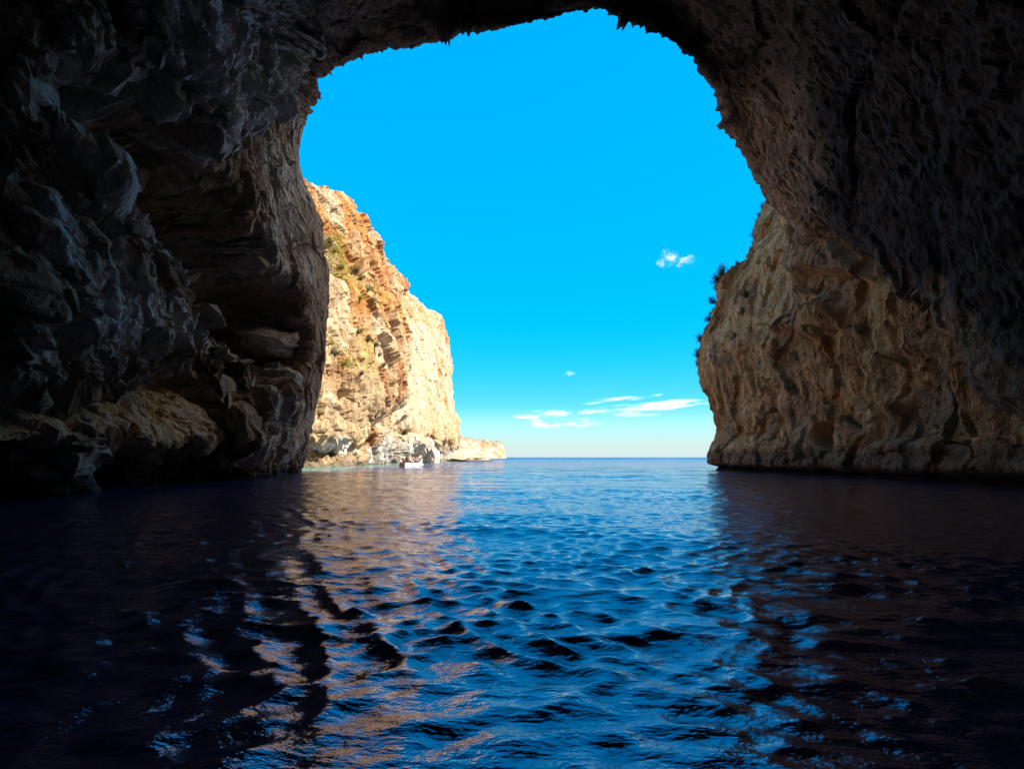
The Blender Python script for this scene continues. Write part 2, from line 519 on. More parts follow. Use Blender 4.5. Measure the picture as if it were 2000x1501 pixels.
# ------------------------------------------------------------------ cliffs
# --- sunlit cliff on the left
M_cliff = rock_material('sunlit_limestone', 2.6, 0.30)
path = np.array([(-38, 62), (-35, 76), (-33, 90), (-31, 120), (-30, 150), (-29, 190), (-28, 240), (-27, 285), (-29, 303), (-42, 316), (-70, 325), (-120, 330)], float)
ts = np.concatenate([np.linspace(0, 7, 420, endpoint=False), np.linspace(7, 11, 110)])
pp = catmull(path, len(ts), ts)
d = np.gradient(pp, axis=0)
inl = np.stack([-d[:, 1], d[:, 0]], -1)                 # to the inland side
inl /= np.linalg.norm(inl, axis=1, keepdims=True)
inl = np.stack([np.convolve(np.pad(inl[:, i], 12, mode='edge'), np.ones(25) / 25, 'valid') for i in (0, 1)], -1)
prof = np.array([(-0.5, -6), (0, 0), (1.0, 3), (1.2, 8), (2.2, 16), (4.5, 28), (7.5, 42), (11.5, 56), (15, 66), (18, 74), (21.5, 79.5), (30, 82), (60, 84), (140, 86)], float)
tp = np.concatenate([np.linspace(0, 1, 12, endpoint=False), np.linspace(1, 10.6, 330, endpoint=False), np.linspace(10.6, 13, 24)])
pr = catmull(prof, len(tp), tp)
end = sstep(6.2, 8.2, ts)[:, None]                      # the far corner is steeper
inset = pr[None, :, 0] * (1 - 0.62 * end * (pr[None, :, 1] < 86))
B = np.zeros((len(ts), len(tp), 3))
B[..., 0] = pp[:, None, 0] + inl[:, None, 0] * inset
B[..., 1] = pp[:, None, 1] + inl[:, None, 1] * inset
B[..., 2] = pr[None, :, 1] - 2.0 * end * (pr[None, :, 1] > 70)
B[..., 2] *= np.where(B[..., 2] > 0, 1 - .0042 * np.clip(165 - pp[:, 1], 0, 80)[:, None] * sstep(20, 70, pr[None, :, 1]), 1)
nB = grid_normals(B)
nB *= np.sign(-(nB[..., :2] * inl[:, None, :]).sum(-1, keepdims=True) + 1e-6)
px, py = project(B)
px0, py0 = px, py
px = px0 + 9 * fbm(B / 9.0, 4, 601) + 3 * fbm(B / 2.5, 2, 603)
py = py0 + 9 * fbm(B / 9.0, 4, 611) + 3 * fbm(B / 2.5, 2, 613)
slab = poly(px, py, [(762, 570), (772, 640), (778, 760), (770, 790), (735, 830), (760, 850), (850, 860), (905, 800), (905, 650), (860, 600), (800, 565)], 8)
lowcave = poly(px, py, [(585, 848), (640, 858), (665, 872), (680, 890), (670, 900), (585, 905)], 5)
cave2 = poly(px, py, [(770, 860), (785, 820), (800, 815), (810, 850), (800, 905), (776, 905)], 4)
cave3 = poly(px, py, [(786, 868), (798, 862), (806, 885), (806, 905), (786, 905)], 3) + poly(px, py, [(808, 868), (818, 862), (828, 885), (828, 905), (808, 905)], 3)
cave4 = poly(px, py, [(838, 850), (860, 850), (890, 868), (898, 888), (860, 890), (845, 875)], 5)
gap = poly(px, py, [(712, 800), (722, 790), (745, 830), (735, 860), (716, 885), (704, 880), (700, 850)], 4)
FD = 2.4 * fbm(B / 30.0, 3, 171) + 3.0 * poly(px, py, [(620, 560), (700, 560), (760, 590), (775, 700), (772, 775), (740, 810), (690, 790), (640, 700)], 18) - 1.6 * slab
FD += -4.5 * lowcave - 4.0 * cave2 - 4.5 * np.clip(cave3, 0, 1) - 2.2 * cave4 - 2.8 * gap
FD += 1.8 * poly(px, py, [(600, 826), (640, 836), (668, 846), (690, 858), (660, 858), (604, 850)], 5)
topk = sstep(.955, 1.0, pr[None, :, 1] / 84) * np.ones_like(px)
P1 = B + nB * (FD * (1 - .55 * topk))[..., None]
n1 = grid_normals(P1)
n1 *= np.sign((n1 * nB).sum(-1, keepdims=True) + 1e-9)
Qb = P1.copy(); Qb[..., 1] += 0.35 * B[..., 2]
wob = np.stack([fbm(P1 / 14.0, 3, 140), fbm(P1 / 14.0, 3, 150), fbm(P1 / 14.0, 3, 160)], -1) * 4
hA, eA, c1 = facets((Qb + wob) / np.array([9, 9, 17.0]), 31, 1.3)
hB, eB, c2 = facets((Qb + wob * .5) / np.array([3.4, 3.4, 7.0]), 33, 1.3)
hC, eC, c3 = facets((P1 + wob * .3) / np.array([1.4, 1.4, 2.6]), 34, 1.3)
rough_m = 1 - 0.6 * slab
fold = ridged((Qb + wob * .4) / np.array([5, 5, 16.0]), 5, 170)
bed = fbm(P1 / np.array([14, 14, 1.6]), 3, 175)
D = rough_m * (2.0 * hA + 1.0 * np.minimum(eA, .3) + 1.0 * hB + .7 * np.minimum(eB, .3) + .5 * hC) + (0.6 + 0.8 * rough_m) * (fold - .4) + .3 * bed + 0.5 * fbm(P1 / 2.2, 4, 180)
D *= (1 - 0.5 * topk)
Pl = P1 + n1 * D[..., None]
cream = np.array([0.47, 0.335, 0.19])
white = np.array([0.52, 0.405, 0.265])
orange = np.array([0.44, 0.195, 0.055])
rust = np.array([0.40, 0.19, 0.08])
gry = np.array([0.42, 0.39, 0.34])
olive = np.array([0.30, 0.25, 0.07])
st = fbm(Qb / np.array([4, 4, 22.0]), 5, 190)
st2 = fbm(B / np.array([9, 9, 14.0]), 5, 200)
up = sstep(815, 640, py + 60 * st2 + 0.25 * (px - 650))
C = mix(np.broadcast_to(cream, B.shape), orange, np.clip(up * (0.26 + 0.70 * sstep(-.2, .25, st)), 0, 1) * (1 - slab))
C = mix(C, white * 1.08, (1 - slab) * sstep(0.05, 0.3, -st2) * 0.8)
C = mix(C, white, slab * sstep(-.3, .1, st2 + .15))
C = mix(C, rust * 1.15, slab * sstep(0.0, 0.3, st) * sstep(800, 880, px) * 0.9)
C = mix(C, rust * 1.2, sstep(-0.05, .2, st) * poly(px, py, [(700, 480), (800, 560), (880, 620), (890, 660), (820, 640), (765, 600), (745, 660), (735, 560)], 14) * .8)
nose = poly(px, py, [(700, 690), (772, 690), (778, 775), (745, 805), (720, 780)], 12)
C = mix(C, rust * 0.8, nose * sstep(-.1, .25, st + .2 * st2))
C = mix(C, olive * 1.3, 0.55 * sstep(-.1, .25, st2) * np.clip(poly(px, py, [(622, 470), (660, 465), (690, 540), (680, 590), (630, 570)], 14)
        + poly(px, py, [(630, 650), (660, 655), (700, 710), (690, 735), (640, 710)], 12) + .6 * poly(px, py, [(690, 520), (725, 570), (735, 680), (700, 620)], 16), 0, 1))
C = mix(C, np.array([.7, .66, .6]), poly(px, py, [(625, 850), (655, 855), (680, 868), (690, 880), (640, 872)], 5))
low = sstep(9.0, 5.0, B[..., 2] + 3.0 * st) * sstep(700, 720, px)
C = mix(C, gry, low)
C = mix(C, orange, .7 * sstep(-.2, .2, st) * poly(px, py, [(728, 835), (740, 830), (744, 860), (738, 872), (724, 868)], 5))
C = mix(C, np.array([.16, .125, .09]), sstep(1.5, .5, B[..., 2] + .5 * st) * .8)
C = mix(C, np.array([.2, .145, .1]), cave4 * sstep(-.2, .2, st2 + .1))
C = mix(C, np.array([0.34, 0.30, 0.14]), topk * 0.7)
cliff_left = grid_object('cliff_left', Pl, M_cliff, C, smooth=False, flip=False)
tag(cliff_left, 'tall sunlit cream and orange sea cliff behind the small boat', 'cliff', kind='structure')
PLX, PLY = project(Pl)

# --- shaded cliff on the right, running from inside the cave out to its own corner
M_shade = rock_material('tan_limestone', 1.1, 0.42)
path = np.array([(26, 8), (27.5, 16), (29.3, 26), (30.2, 36), (30.8, 46), (31, 56), (30.5, 66), (29.8, 75), (29.6, 81), (31.5, 85.5), (37, 89), (50, 92), (90, 96)], float)
ts = np.concatenate([np.linspace(0, 8, 400, endpoint=False), np.linspace(8, 10.5, 90, endpoint=False), np.linspace(10.5, 12, 16)])
pp = catmull(path, len(ts), ts)
d = np.gradient(pp, axis=0)
inl = np.stack([d[:, 1], -d[:, 0]], -1)
inl /= np.linalg.norm(inl, axis=1, keepdims=True)
inl = np.stack([np.convolve(np.pad(inl[:, i], 8, mode='edge'), np.ones(17) / 17, 'valid') for i in (0, 1)], -1)
# profile read off the corner of the cliff
corner = [at(1390, 914, 81), at(1389, 880, 81), at(1408, 845, 81), at(1400, 800, 81), at(1380, 730, 81), at(1377, 680, 81), at(1398, 610, 81), at(1420, 545, 81),
          at(1466, 512, 81), at(1476, 450, 81), at(1506, 392, 81)]
prof = [(0.3, -6)] + [(c[0] - 29.6, c[2]) for c in corner]
x0 = corner[0][0]
prof += [(prof[-1][0] + 3.0, prof[-1][1] + 5), (prof[-1][0] + 9, prof[-1][1] + 10), (prof[-1][0] + 25, prof[-1][1] + 14)]
prof = np.array(prof)
tp = np.concatenate([np.linspace(0, 1, 14, endpoint=False), np.linspace(1, 12, 330, endpoint=False), np.linspace(12, 14, 14)])
pr = catmull(prof, len(tp), tp)
inner = 1 - sstep(50, 76, pp[:, 1])[:, None]
inset = pr[None, :, 0] * (1 - 0.55 * inner)
B = np.zeros((len(ts), len(tp), 3))
B[..., 0] = pp[:, None, 0] + inl[:, None, 0] * inset
B[..., 1] = pp[:, None, 1] + inl[:, None, 1] * inset
B[..., 2] = pr[None, :, 1]
nB = grid_normals(B)
nB *= np.sign(-(nB[..., :2] * inl[:, None, :]).sum(-1, keepdims=True) + 1e-6)
px, py = project(B)
px = px + 10 * fbm(B / 3.0, 4, 601)
py = py + 10 * fbm(B / 3.0, 4, 611)
wob = np.stack([fbm(B / 7.0, 3, 240), fbm(B / 7.0, 3, 250), fbm(B / 7.0, 3, 260)], -1) * 2
hA, eA, c1 = facets((B + wob) / np.array([6, 6, 8.0]), 41, 1.2)
hB, eB, c2 = facets((B + wob * .6) / np.array([2.0, 2.0, 3.6]), 43, 1.2)
hC, eC, c3 = facets((B + wob * .3) / np.array([.8, .8, 1.2]), 44, 1.2)
bed = fbm(B / np.array([8, 8, 0.9]), 3, 270)
fold = ridged((B + wob * .5) / np.array([2.6, 2.6, 9.0]), 5, 271)
corner_k = np.exp(-((B[..., 1] - 81) / 6) ** 2)
D = .7 * fbm(B / 14, 3, 272) + (.4 + .35 * sstep(.0, .4, fbm(B / 9, 2, 276))) * hA + .3 * np.minimum(eA, .3) + .42 * hB + .3 * np.minimum(eB, .3) + .13 * hC + .45 * (fold - .4) + .16 * bed + .22 * fbm(B / 1.1, 4, 273)
D *= 1 - 0.2 * corner_k
D += 0.5 * ridged(B / np.array([2.5, 2.5, 2.0]), 4, 280) * corner_k * sstep(10, 16, B[..., 2])
hole = poly(px, py, [(1588, 850), (1600, 825), (1618, 830), (1622, 860), (1612, 880), (1594, 872)], 5)
dent = poly(px, py, [(1570, 560), (1590, 530), (1660, 530), (1680, 545), (1640, 560), (1600, 575)], 8)
nose = poly(px, py, [(1520, 640), (1570, 610), (1630, 570), (1650, 600), (1630, 650), (1590, 660), (1560, 635)], 12)
slabp = poly(px, py, [(1485, 480), (1530, 450), (1560, 520), (1545, 620), (1520, 640), (1525, 760), (1490, 765), (1480, 640)], 10)
block = poly(px, py, [(1560, 400), (1640, 470), (1700, 540), (1680, 548), (1600, 575), (1570, 575)], 10)
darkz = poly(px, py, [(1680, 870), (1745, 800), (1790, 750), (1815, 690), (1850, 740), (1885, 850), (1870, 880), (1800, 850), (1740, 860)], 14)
D += 1.2 * block - .9 * darkz + .3 * slabp
D += -2.6 * hole - 1.5 * dent + 1.3 * nose - .9 * poly(px, py, [(1730, 700), (1800, 680), (1820, 720), (1800, 760), (1740, 780), (1720, 740)], 16)
D += .5 * sstep(2.2, 0.5, B[..., 2]) - 1.6 * np.exp(-((B[..., 2] - 0.1) / .5) ** 2)
Pr = B + nB * D[..., None]
st = fbm(B / np.array([2.2, 2.2, 12.0]), 5, 290)
st2 = fbm(B / 5.0, 5, 291)
rtan = np.array([0.95, 0.62, 0.30])
rdark = np.array([0.66, 0.42, 0.20])
C = mix(np.broadcast_to(rtan, B.shape), rdark, .8 * sstep(.0, .35, st2))
C = mix(C, rtan * 1.2, sstep(.02, .25, st) * .85)
C = mix(C, rdark * .75, sstep(.12, .34, -st) * .6)
C = mix(C, rtan * 1.18, slabp * .9)
C = mix(C, rdark * .85, block * .6)
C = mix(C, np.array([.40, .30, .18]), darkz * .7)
C = mix(C, np.array([.56, .47, .36]), .3 * sstep(.1, .3, fbm(B / np.array([4, 4, 9.0]), 4, 295)))
C = mix(C, np.array([.56, .30, .10]), .6 * sstep(.1, .4, fbm(B / 7.0, 4, 292)))
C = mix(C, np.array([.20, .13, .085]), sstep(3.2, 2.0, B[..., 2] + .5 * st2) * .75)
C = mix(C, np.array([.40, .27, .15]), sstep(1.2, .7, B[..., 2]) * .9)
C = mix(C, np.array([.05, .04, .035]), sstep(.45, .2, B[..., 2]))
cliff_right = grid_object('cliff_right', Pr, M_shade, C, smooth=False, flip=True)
tag(cliff_right, 'shaded tan sea cliff with shrubs on its edge, at the right of the opening', 'cliff', kind='structure')
PRX, PRY = project(Pr)

# --- far headland
M_far = rock_material('pale_headland_rock', 6.0, 0.5)
path = np.array([(-150, 560), (-95, 640), (-74, 720), (-58, 800), (-36, 880), (-14, 930), (-12, 950), (-40, 990), (-120, 1010)], float)
ts = np.linspace(0, 8, 260)
pp = catmull(path, len(ts), ts)
hgt = np.interp(ts, [0, 1, 2, 3, 4, 5, 6, 8], [40, 37, 35, 33, 31.5, 26, 24, 26])
prof = np.array([(0, -.1), (1, 0), (3, .12), (6, .3), (14, .5), (24, .66), (30, .84), (34, .97), (50, 1.03), (160, 1.1)])
tp = np.linspace(0, 9, 80)
pr = catmull(prof, 80, tp)
d = np.gradient(pp, axis=0)
inl = np.stack([-d[:, 1], d[:, 0]], -1)
inl /= np.linalg.norm(inl, axis=1, keepdims=True)
k = 1 - .8 * sstep(4.2, 5.2, ts)
B = np.zeros((len(ts), 80, 3))
B[..., :2] = pp[:, None, :] + inl[:, None, :] * (pr[None, :, 0] * k[:, None])[..., None]
B[..., 2] = pr[None, :, 1] * hgt[:, None]
nB = grid_normals(B)
nB *= np.sign(-(nB[..., :2] * inl[:, None, :]).sum(-1, keepdims=True) + 1e-6)
hA, eA, c2 = facets(B / np.array([12, 12, 14.0]), 51, 1.2)
D = 4 * fbm(B / 40, 3, 300) + 2.5 * hA + 2.0 * (ridged(B / np.array([10, 10, 22.]), 4, 301) - .4) + 1.0 * fbm(B / 6, 3, 302)
D *= k[:, None] * .6 + .4
Ph = B + nB * D[..., None]
C = mix(np.broadcast_to(np.array([.58, .46, .33]), B.shape), np.array([.44, .28, .16]), sstep(-.1, .3, fbm(B / np.array([15, 15, 7.]), 4, 310)))
C = mix(C, np.array([.3, .28, .2]), sstep(.85, 1.0, pr[None, :, 1] + .1 * fbm(B / 10, 3, 312)) * .8)
headland = grid_object('headland', Ph, M_far, C)
tag(headland, 'low pale headland on the horizon beyond the end of the sunlit cliff', 'headland', kind='structure')


# ------------------------------------------------------------------ rocks standing in the water
def boulder(name, loc, size, seed, mat_c, sub=5, rot=0, jag=.35):
    bm = bmesh.new()
    bmesh.ops.create_icosphere(bm, subdivisions=sub, radius=1)
    P = np.array([v.co[:] for v in bm.verts])
    hA, eA, c = facets(P * 1.3 + seed, seed, 1.0)
    r = 1 + jag * (fbm(P * 1.1 + seed, 3, seed) + .5 * hA) + .12 * fbm(P * 4 + seed, 3, seed + 5)
    P = P * r[:, None] * np.array(size)
    for v, p in zip(bm.verts, P):
        v.co = p
    me = bpy.data.meshes.new(name)
    bm.to_mesh(me); bm.free()
    for f in me.polygons:
        f.use_smooth = True
    ca = me.color_attributes.new('tint', 'FLOAT_COLOR', 'POINT')
    c = np.ones((len(P), 4), np.float32)
    zz = P[:, 2] + loc[2]
    base_c = np.broadcast_to(np.array(mat_c), (len(P), 3))
    c[:, :3] = mix(base_c, np.array([.09, .07, .05]), sstep(.9, .3, zz + .3 * fbm(P, 2, 9)))
    ca.data.foreach_set('color', c.reshape(-1))
    me.materials.append(M_shade)
    o = bpy.data.objects.new(name, me)
    COL.objects.link(o)
    o.location = loc
    o.rotation_euler = (0, 0, rot)
    return o


b = boulder('boulder', at(842, 893, 165), (2.5, 3, 4.2), 3, (.50, .45, .38), jag=.5); b.location.z = 0.4
tag(b, 'pale grey wedge shaped boulder leaning on the cliff foot past the boat', 'boulder')
b = boulder('rock_ledge', (-21, 262, .2), (12, 26, 2.6), 14, (.46, .38, .27), jag=.3)
tag(b, 'low flat tan rock ledge reaching out from the far end of the sunlit cliff', 'rock ledge')
b = boulder('rock', (-16.6, 258, .1), (4.0, 3.2, 1.6), 23, (.2, .14, .09))
tag(b, 'low dark rock in the water at the tip of the flat ledge', 'rock')
b = boulder('rock_spur', at(569, 902, 60), (1.1, 1.3, 1.9), 37, (.22, .16, .12))
tag(b, 'brown rounded rock spur hanging just above the water at the left cave wall foot', 'rock')

# ------------------------------------------------------------------ sea
M_sea, nt, b = nodes_of('sea_water')
N, L = nt.nodes.new, nt.links.new
b.inputs['IOR'].default_value = 2.5
b.inputs['Specular IOR Level'].default_value = 0.5
b.inputs['Specular Tint'].default_value = (.86, .74, 1.0, 1)
geo = N('ShaderNodeNewGeometry')
att = N('ShaderNodeVertexColor'); att.layer_name = 'tint'
L(att.outputs['Color'], b.inputs['Base Color'])
dist = N('ShaderNodeVectorMath'); dist.operation = 'LENGTH'
L(geo.outputs['Position'], dist.inputs[0])
rr = N('ShaderNodeMapRange'); rr.inputs[1].default_value = 30; rr.inputs[2].default_value = 600
rr.inputs[3].default_value = 0.04; rr.inputs[4].default_value = 0.22
L(dist.outputs['Value'], rr.inputs[0])
L(rr.outputs[0], b.inputs['Roughness'])
mp = N('ShaderNodeMapping'); mp.inputs['Scale'].default_value = (0.55, 1.0, 1.0); mp.inputs['Rotation'].default_value = (0, 0, R(12))
L(geo.outputs['Position'], mp.inputs['Vector'])
na = N('ShaderNodeTexNoise'); na.inputs['Scale'].default_value = 3.4; na.inputs['Detail'].default_value = 5; na.inputs['Roughness'].default_value = .55
nb = N('ShaderNodeTexNoise'); nb.inputs['Scale'].default_value = 0.28; nb.inputs['Detail'].default_value = 5; nb.inputs['Roughness'].default_value = .6
L(mp.outputs[0], na.inputs['Vector']); L(mp.outputs[0], nb.inputs['Vector'])
far = N('ShaderNodeMapRange'); far.inputs[1].default_value = 18; far.inputs[2].default_value = 110
far.inputs[3].default_value = 0; far.inputs[4].default_value = 1
L(dist.outputs['Value'], far.inputs[0])
bp1 = N('ShaderNodeBump'); bp1.inputs['Distance'].default_value = 0.09; bp1.inputs['Strength'].default_value = 0.8
L(na.outputs[0], bp1.inputs['Height'])
bp2 = N('ShaderNodeBump'); bp2.inputs['Distance'].default_value = 1.9
L(nb.outputs[0], bp2.inputs['Height']); L(far.outputs[0], bp2.inputs['Strength'])
L(bp1.outputs[0], bp2.inputs['Normal'])
L(bp2.outputs[0], b.inputs['Normal'])

rads = np.concatenate([np.geomspace(0.6, 2.6, 30, endpoint=False), np.geomspace(2.6, 110, 640, endpoint=False), np.geomspace(110, 1200, 150, endpoint=False), np.geomspace(1200, 30000, 40)])
angs = np.concatenate([np.linspace(-R(50), R(50), 680, endpoint=False), np.linspace(R(50), R(310), 60)])
A, Rr = np.meshgrid(angs, rads)
X = Rr * np.sin(A); Y = Rr * np.cos(A)
spacing = np.maximum(np.gradient(rads)[:, None] * np.ones_like(X), Rr * R(100) / 680)
spacing = np.where((A > R(50)), np.maximum(spacing, Rr * R(260) / 60), spacing)
Z = np.zeros_like(X); DX = np.zeros_like(X); DY = np.zeros_like(X)
XY = np.stack([X / 2.6, Y / 2.6, X * 0], -1)
near_k = np.clip(1 - Rr / 120, 0, 1)
XW = X + .55 * near_k * fbm(XY, 2, 431)
YW = Y + .40 * near_k * fbm(XY, 2, 441)
main = R(-104)                              # the swell runs in towards the camera and a little to the left
rw = np.random.default_rng(5)
for i in range(130):
    lam = 0.28 * (6.5 / 0.28) ** (i / 129) * rw.uniform(.9, 1.1)
    th = main + rw.normal(0, 0.7 if lam < 1.2 else (.45 if lam < 2.5 else .26))
    amp = 0.0031 * lam ** .8 * rw.uniform(.5, 1.3) * (1.6 if lam < .7 else (.9 if lam < 1.1 else (.42 if lam < 2.4 else .40)))
    kx, ky = math.cos(th) * 2 * math.pi / lam, math.sin(th) * 2 * math.pi / lam
    fade = 1 - sstep(lam * 0.22, lam * 0.42, spacing)
    ph = kx * XW + ky * YW + rw.uniform(0, 6.283)
    c, s = np.cos(ph), np.sin(ph)
    Z += amp * fade * c
    DX -= amp * fade * math.cos(th) * s * .85
    DY -= amp * fade * math.sin(th) * s * .85
gust = np.clip(.9 + 1.0 * fbm(np.stack([X / 11, Y / 6.5, X * 0], -1), 3, 400), .4, 1.6)
Z *= gust
W = np.stack([X + DX * gust, Y + DY * gust, Z], -1)
deep = np.array([0.0002, 0.020, 0.080])
teal = np.array([0.10, 0.26, 0.25])
near_cliff = np.interp(Y, [40, 62, 90, 150, 300], [-24, -25, -29, -28, -26])
tl = sstep(9, -1, X - near_cliff + 4 * fbm(np.stack([X / 7, Y / 14, X * 0], -1), 3, 410)) * sstep(50, 66, Y) * sstep(330, 280, Y)
C = mix(np.broadcast_to(deep, W.shape), teal, tl)
# broken foam left behind the boat and along the foot of the cliff
def along(pts, width):
    out = np.full(X.shape, 1e9)
    for (ax, ay), (bx, by) in zip(pts[:-1], pts[1:]):
        ex, ey = bx - ax, by - ay
        t = np.clip(((X - ax) * ex + (Y - ay) * ey) / (ex * ex + ey * ey), 0, 1)
        out = np.minimum(out, np.hypot(X - ax - t * ex, Y - ay - t * ey))
    return np.clip(1 - out / width, 0, 1)
BOAT = np.array([-18.3, 104.0])
wake = along([(-20.2, 101.6), (-23, 99.5), (-27, 98), (-31, 97)], 1.0)
fo = sstep(.15, .45, wake * .9 + .5 * fbm(np.stack([X / 1.2, Y / 1.6, X * 0], -1), 3, 420) - .1) * (wake > 0)
C = mix(C, np.array([.8, .84, .84]), .85 * fo)
sea = grid_object('sea', W, M_sea, C, flip=True)
tag(sea, 'rippling deep blue sea running from the cave to the horizon', 'sea', kind='structure')
SEA_XY = (X, Y, Z)

# ------------------------------------------------------------------ plants on the cliffs
def leaf_material(name, a, b_):
    m, nt, b = nodes_of(name)
    oi = nt.nodes.new('ShaderNodeNewGeometry')
    mx = nt.nodes.new('ShaderNodeMix'); mx.data_type = 'RGBA'
    mx.inputs['A'].default_value = (*a, 1); mx.inputs['B'].default_value = (*b_, 1)
    nt.links.new(oi.outputs['Random Per Island'], mx.inputs['Factor'])
    nt.links.new(mx.outputs['Result'], b.inputs['Base Color'])
    b.inputs['Roughness'].default_value = 0.65
    b.inputs['Specular IOR Level'].default_value = 0.25
    return m


M_leaf_dark = leaf_material('dark_leaves', (.045, .040, .028), (.12, .095, .055))
M_leaf_dry = leaf_material('dry_leaves', (.075, .042, .030), (.16, .09, .05))
M_leaf_green = leaf_material('green_leaves', (.05, .075, .015), (.15, .15, .035))
M_leaf_yellow = leaf_material('yellow_green_leaves', (.16, .18, .02), (.36, .34, .05))
M_twig = plain('twig', (.10, .07, .05), .9, .2, .3)


def leaf_quads(pts, dirs, size, r):
    V, Fc = [], []
    for p, dvec in zip(pts, dirs):
        t = np.cross(dvec, r.normal(size=3)); t /= np.linalg.norm(t) + 1e-9
        l = size * r.uniform(.6, 1.4); wdt = l * .42
        b0 = len(V)
        V += [p, p + dvec * l * .5 + t * wdt * .5, p + dvec * l, p + dvec * l * .5 - t * wdt * .5]
        Fc.append((b0, b0 + 1, b0 + 2, b0 + 3))
    return V, Fc


def tube(V, Fc, a, b_, ra, rb, n=5):
    a, b_ = np.array(a, float), np.array(b_, float)
    ax = b_ - a
    ax /= np.linalg.norm(ax) + 1e-9
    u = np.cross(ax, [0.3, 0.9, 0.2]); u /= np.linalg.norm(u) + 1e-9
    v = np.cross(ax, u)
    o = len(V)
    for c, r_ in ((a, ra), (b_, rb)):
        for i in range(n):
            an = 2 * math.pi * i / n
            V.append(c + r_ * (u * math.cos(an) + v * math.sin(an)))
    for i in range(n):
        j = (i + 1) % n
        Fc.append((o + i, o + j, o + n + j, o + n + i))
    Fc.append(tuple(o + i for i in range(n))[::-1]); Fc.append(tuple(o + n + i for i in range(n)))


def shrub_meshes(seed, tall):
    r = np.random.default_rng(seed)
    V, Fc = [], []
    pts, dirs = [], []
    for k in range(11):
        an, lean = r.uniform(0, 6.28), r.uniform(.15, 1.1)
        p = np.array([0, 0, -.15])
        dv = np.array([math.cos(an) * lean, math.sin(an) * lean, 1.0]); dv /= np.linalg.norm(dv)
        L_ = r.uniform(.55, 1.0)
        for sgm in range(4):
            q = p + dv * L_ / 4 * np.array([1, 1, tall])
            tube(V, Fc, p, q, .022 * (1 - sgm * .2), .022 * (1 - sgm * .2 - .18), 4)
            for _ in range(26):
                c = p + (q - p) * r.uniform(0, 1) + r.normal(size=3) * .10 * (.5 + sgm * .35)
                if sgm or r.uniform() < .4:
                    pts.append(c)
                    d_ = r.normal(size=3) + dv * .8
                    dirs.append(d_ / np.linalg.norm(d_))
            p = q
            dv = dv + r.normal(size=3) * .25
            dv /= np.linalg.norm(dv)
    LV, LF = leaf_quads(pts, dirs, .11, r)
    return (V, Fc), (LV, LF)


def anchor(SX, SY, P, x, y, rad=5):
    """the point of a rock face seen at (x, y) in the photograph"""
    d2 = (SX - x) ** 2 + (SY - y) ** 2
    m = np.argwhere(d2 < rad * rad)
    if len(m) == 0:
        i = np.unravel_index(np.argmin(d2), d2.shape)
        return P[i]
    best = min(m, key=lambda ij: P[ij[0], ij[1], 1])
    return P[best[0], best[1]]


def outline(SX, SY, P, y):
    """the point where the cliff's edge stands against the sky at picture height y"""
    m = np.argwhere(np.abs(SY - y) < 3)
    best = min(m, key=lambda ij: SX[ij[0], ij[1]])
    return P[best[0], best[1]]


shrub_src = {}


def shrub(pos, size, rz, leafm, variant, label, group, lean=(0, 0)):
    key = (leafm.name, variant)
    root = empty('shrub', pos, rz)
    root.scale = (size,) * 3
    root.rotation_euler = (lean[0], lean[1], rz)
    tag(root, label, 'shrub', group)
    if key not in shrub_src:
        tw, lv = shrub_meshes(500 + variant * 7, 1.0 + .25 * (variant % 2))
        a = mesh_object('branches', *tw, M_twig, root)
        c = mesh_object('leaves', *lv, leafm, root)
        shrub_src[key] = (a, c)
    else:
        for o in shrub_src[key]:
            c = o.copy()
            COL.objects.link(c)
            c.parent = root
    return root


RS = [(1503, 402, 1.0, 'dark', 'dark shrub highest on the edge of the shaded cliff, beside the arch'),
      (1497, 419, 1.2, 'dry', 'brown shrub just under the highest dark shrub on the shaded cliff edge'),
      (1486, 431, .9, 'dark', 'small dark shrub leaning out over the sky below the brown one'),
      (1474, 456, 1.0, 'dark', 'dark shrub sticking out above the notch in the shaded cliff edge'),
      (1471, 474, 1.1, 'dry', 'brown shrub at the top of the notch in the shaded cliff edge'),
      (1464, 513, .7, 'dark', 'thin wispy shrub in the corner of the notch in the shaded cliff edge'),
      (1452, 530, 1.7, 'green', 'wide green shrub on the sloping shoulder of the shaded cliff'),
      (1440, 545, 1.5, 'dark', 'dark bushy shrub on the shoulder beside the wide green shrub'),
      (1425, 546, 1.4, 'dry', 'rusty brown shrub at the outer tip of the cliff shoulder'),
      (1421, 566, 1.2, 'dark', 'dark shrub hanging right below the rusty shrub at the shoulder tip'),
      (1412, 590, 1.3, 'dark', 'dark shrub poking out of the cliff edge halfway down to the bulge'),
      (1406, 604, .9, 'dry', 'small brown shrub below the halfway dark shrub on the cliff edge'),
      (1399, 622, 1.2, 'dark', 'spiky dark shrub on the edge a little above the cliff bulge'),
      (1395, 643, .9, 'dry', 'low brown shrub on the edge over the cliff bulge'),
      (1386, 664, 1.6, 'dry', 'large reddish shrub overhanging the top of the cliff bulge'),
      (1381, 690, 1.3, 'dark', 'dark shrub on the outermost point of the cliff bulge'),
      (1379, 712, .9, 'dark', 'lowest small dark shrub on the cliff bulge above the sea'),
      (1455, 575, 1.4, 'green', 'green shrub on the shaded cliff face under the shoulder'),
      (1445, 612, 1.2, 'green', 'small green shrub growing from the blocky part of the shaded cliff face'),
      (1432, 652, 1.1, 'dark', 'dark tuft of shrub low on the blocky part of the shaded cliff face')]
LM = {'dark': M_leaf_dark, 'dry': M_leaf_dry, 'green': M_leaf_green, 'yellow': M_leaf_yellow}
rs = random.Random(3)
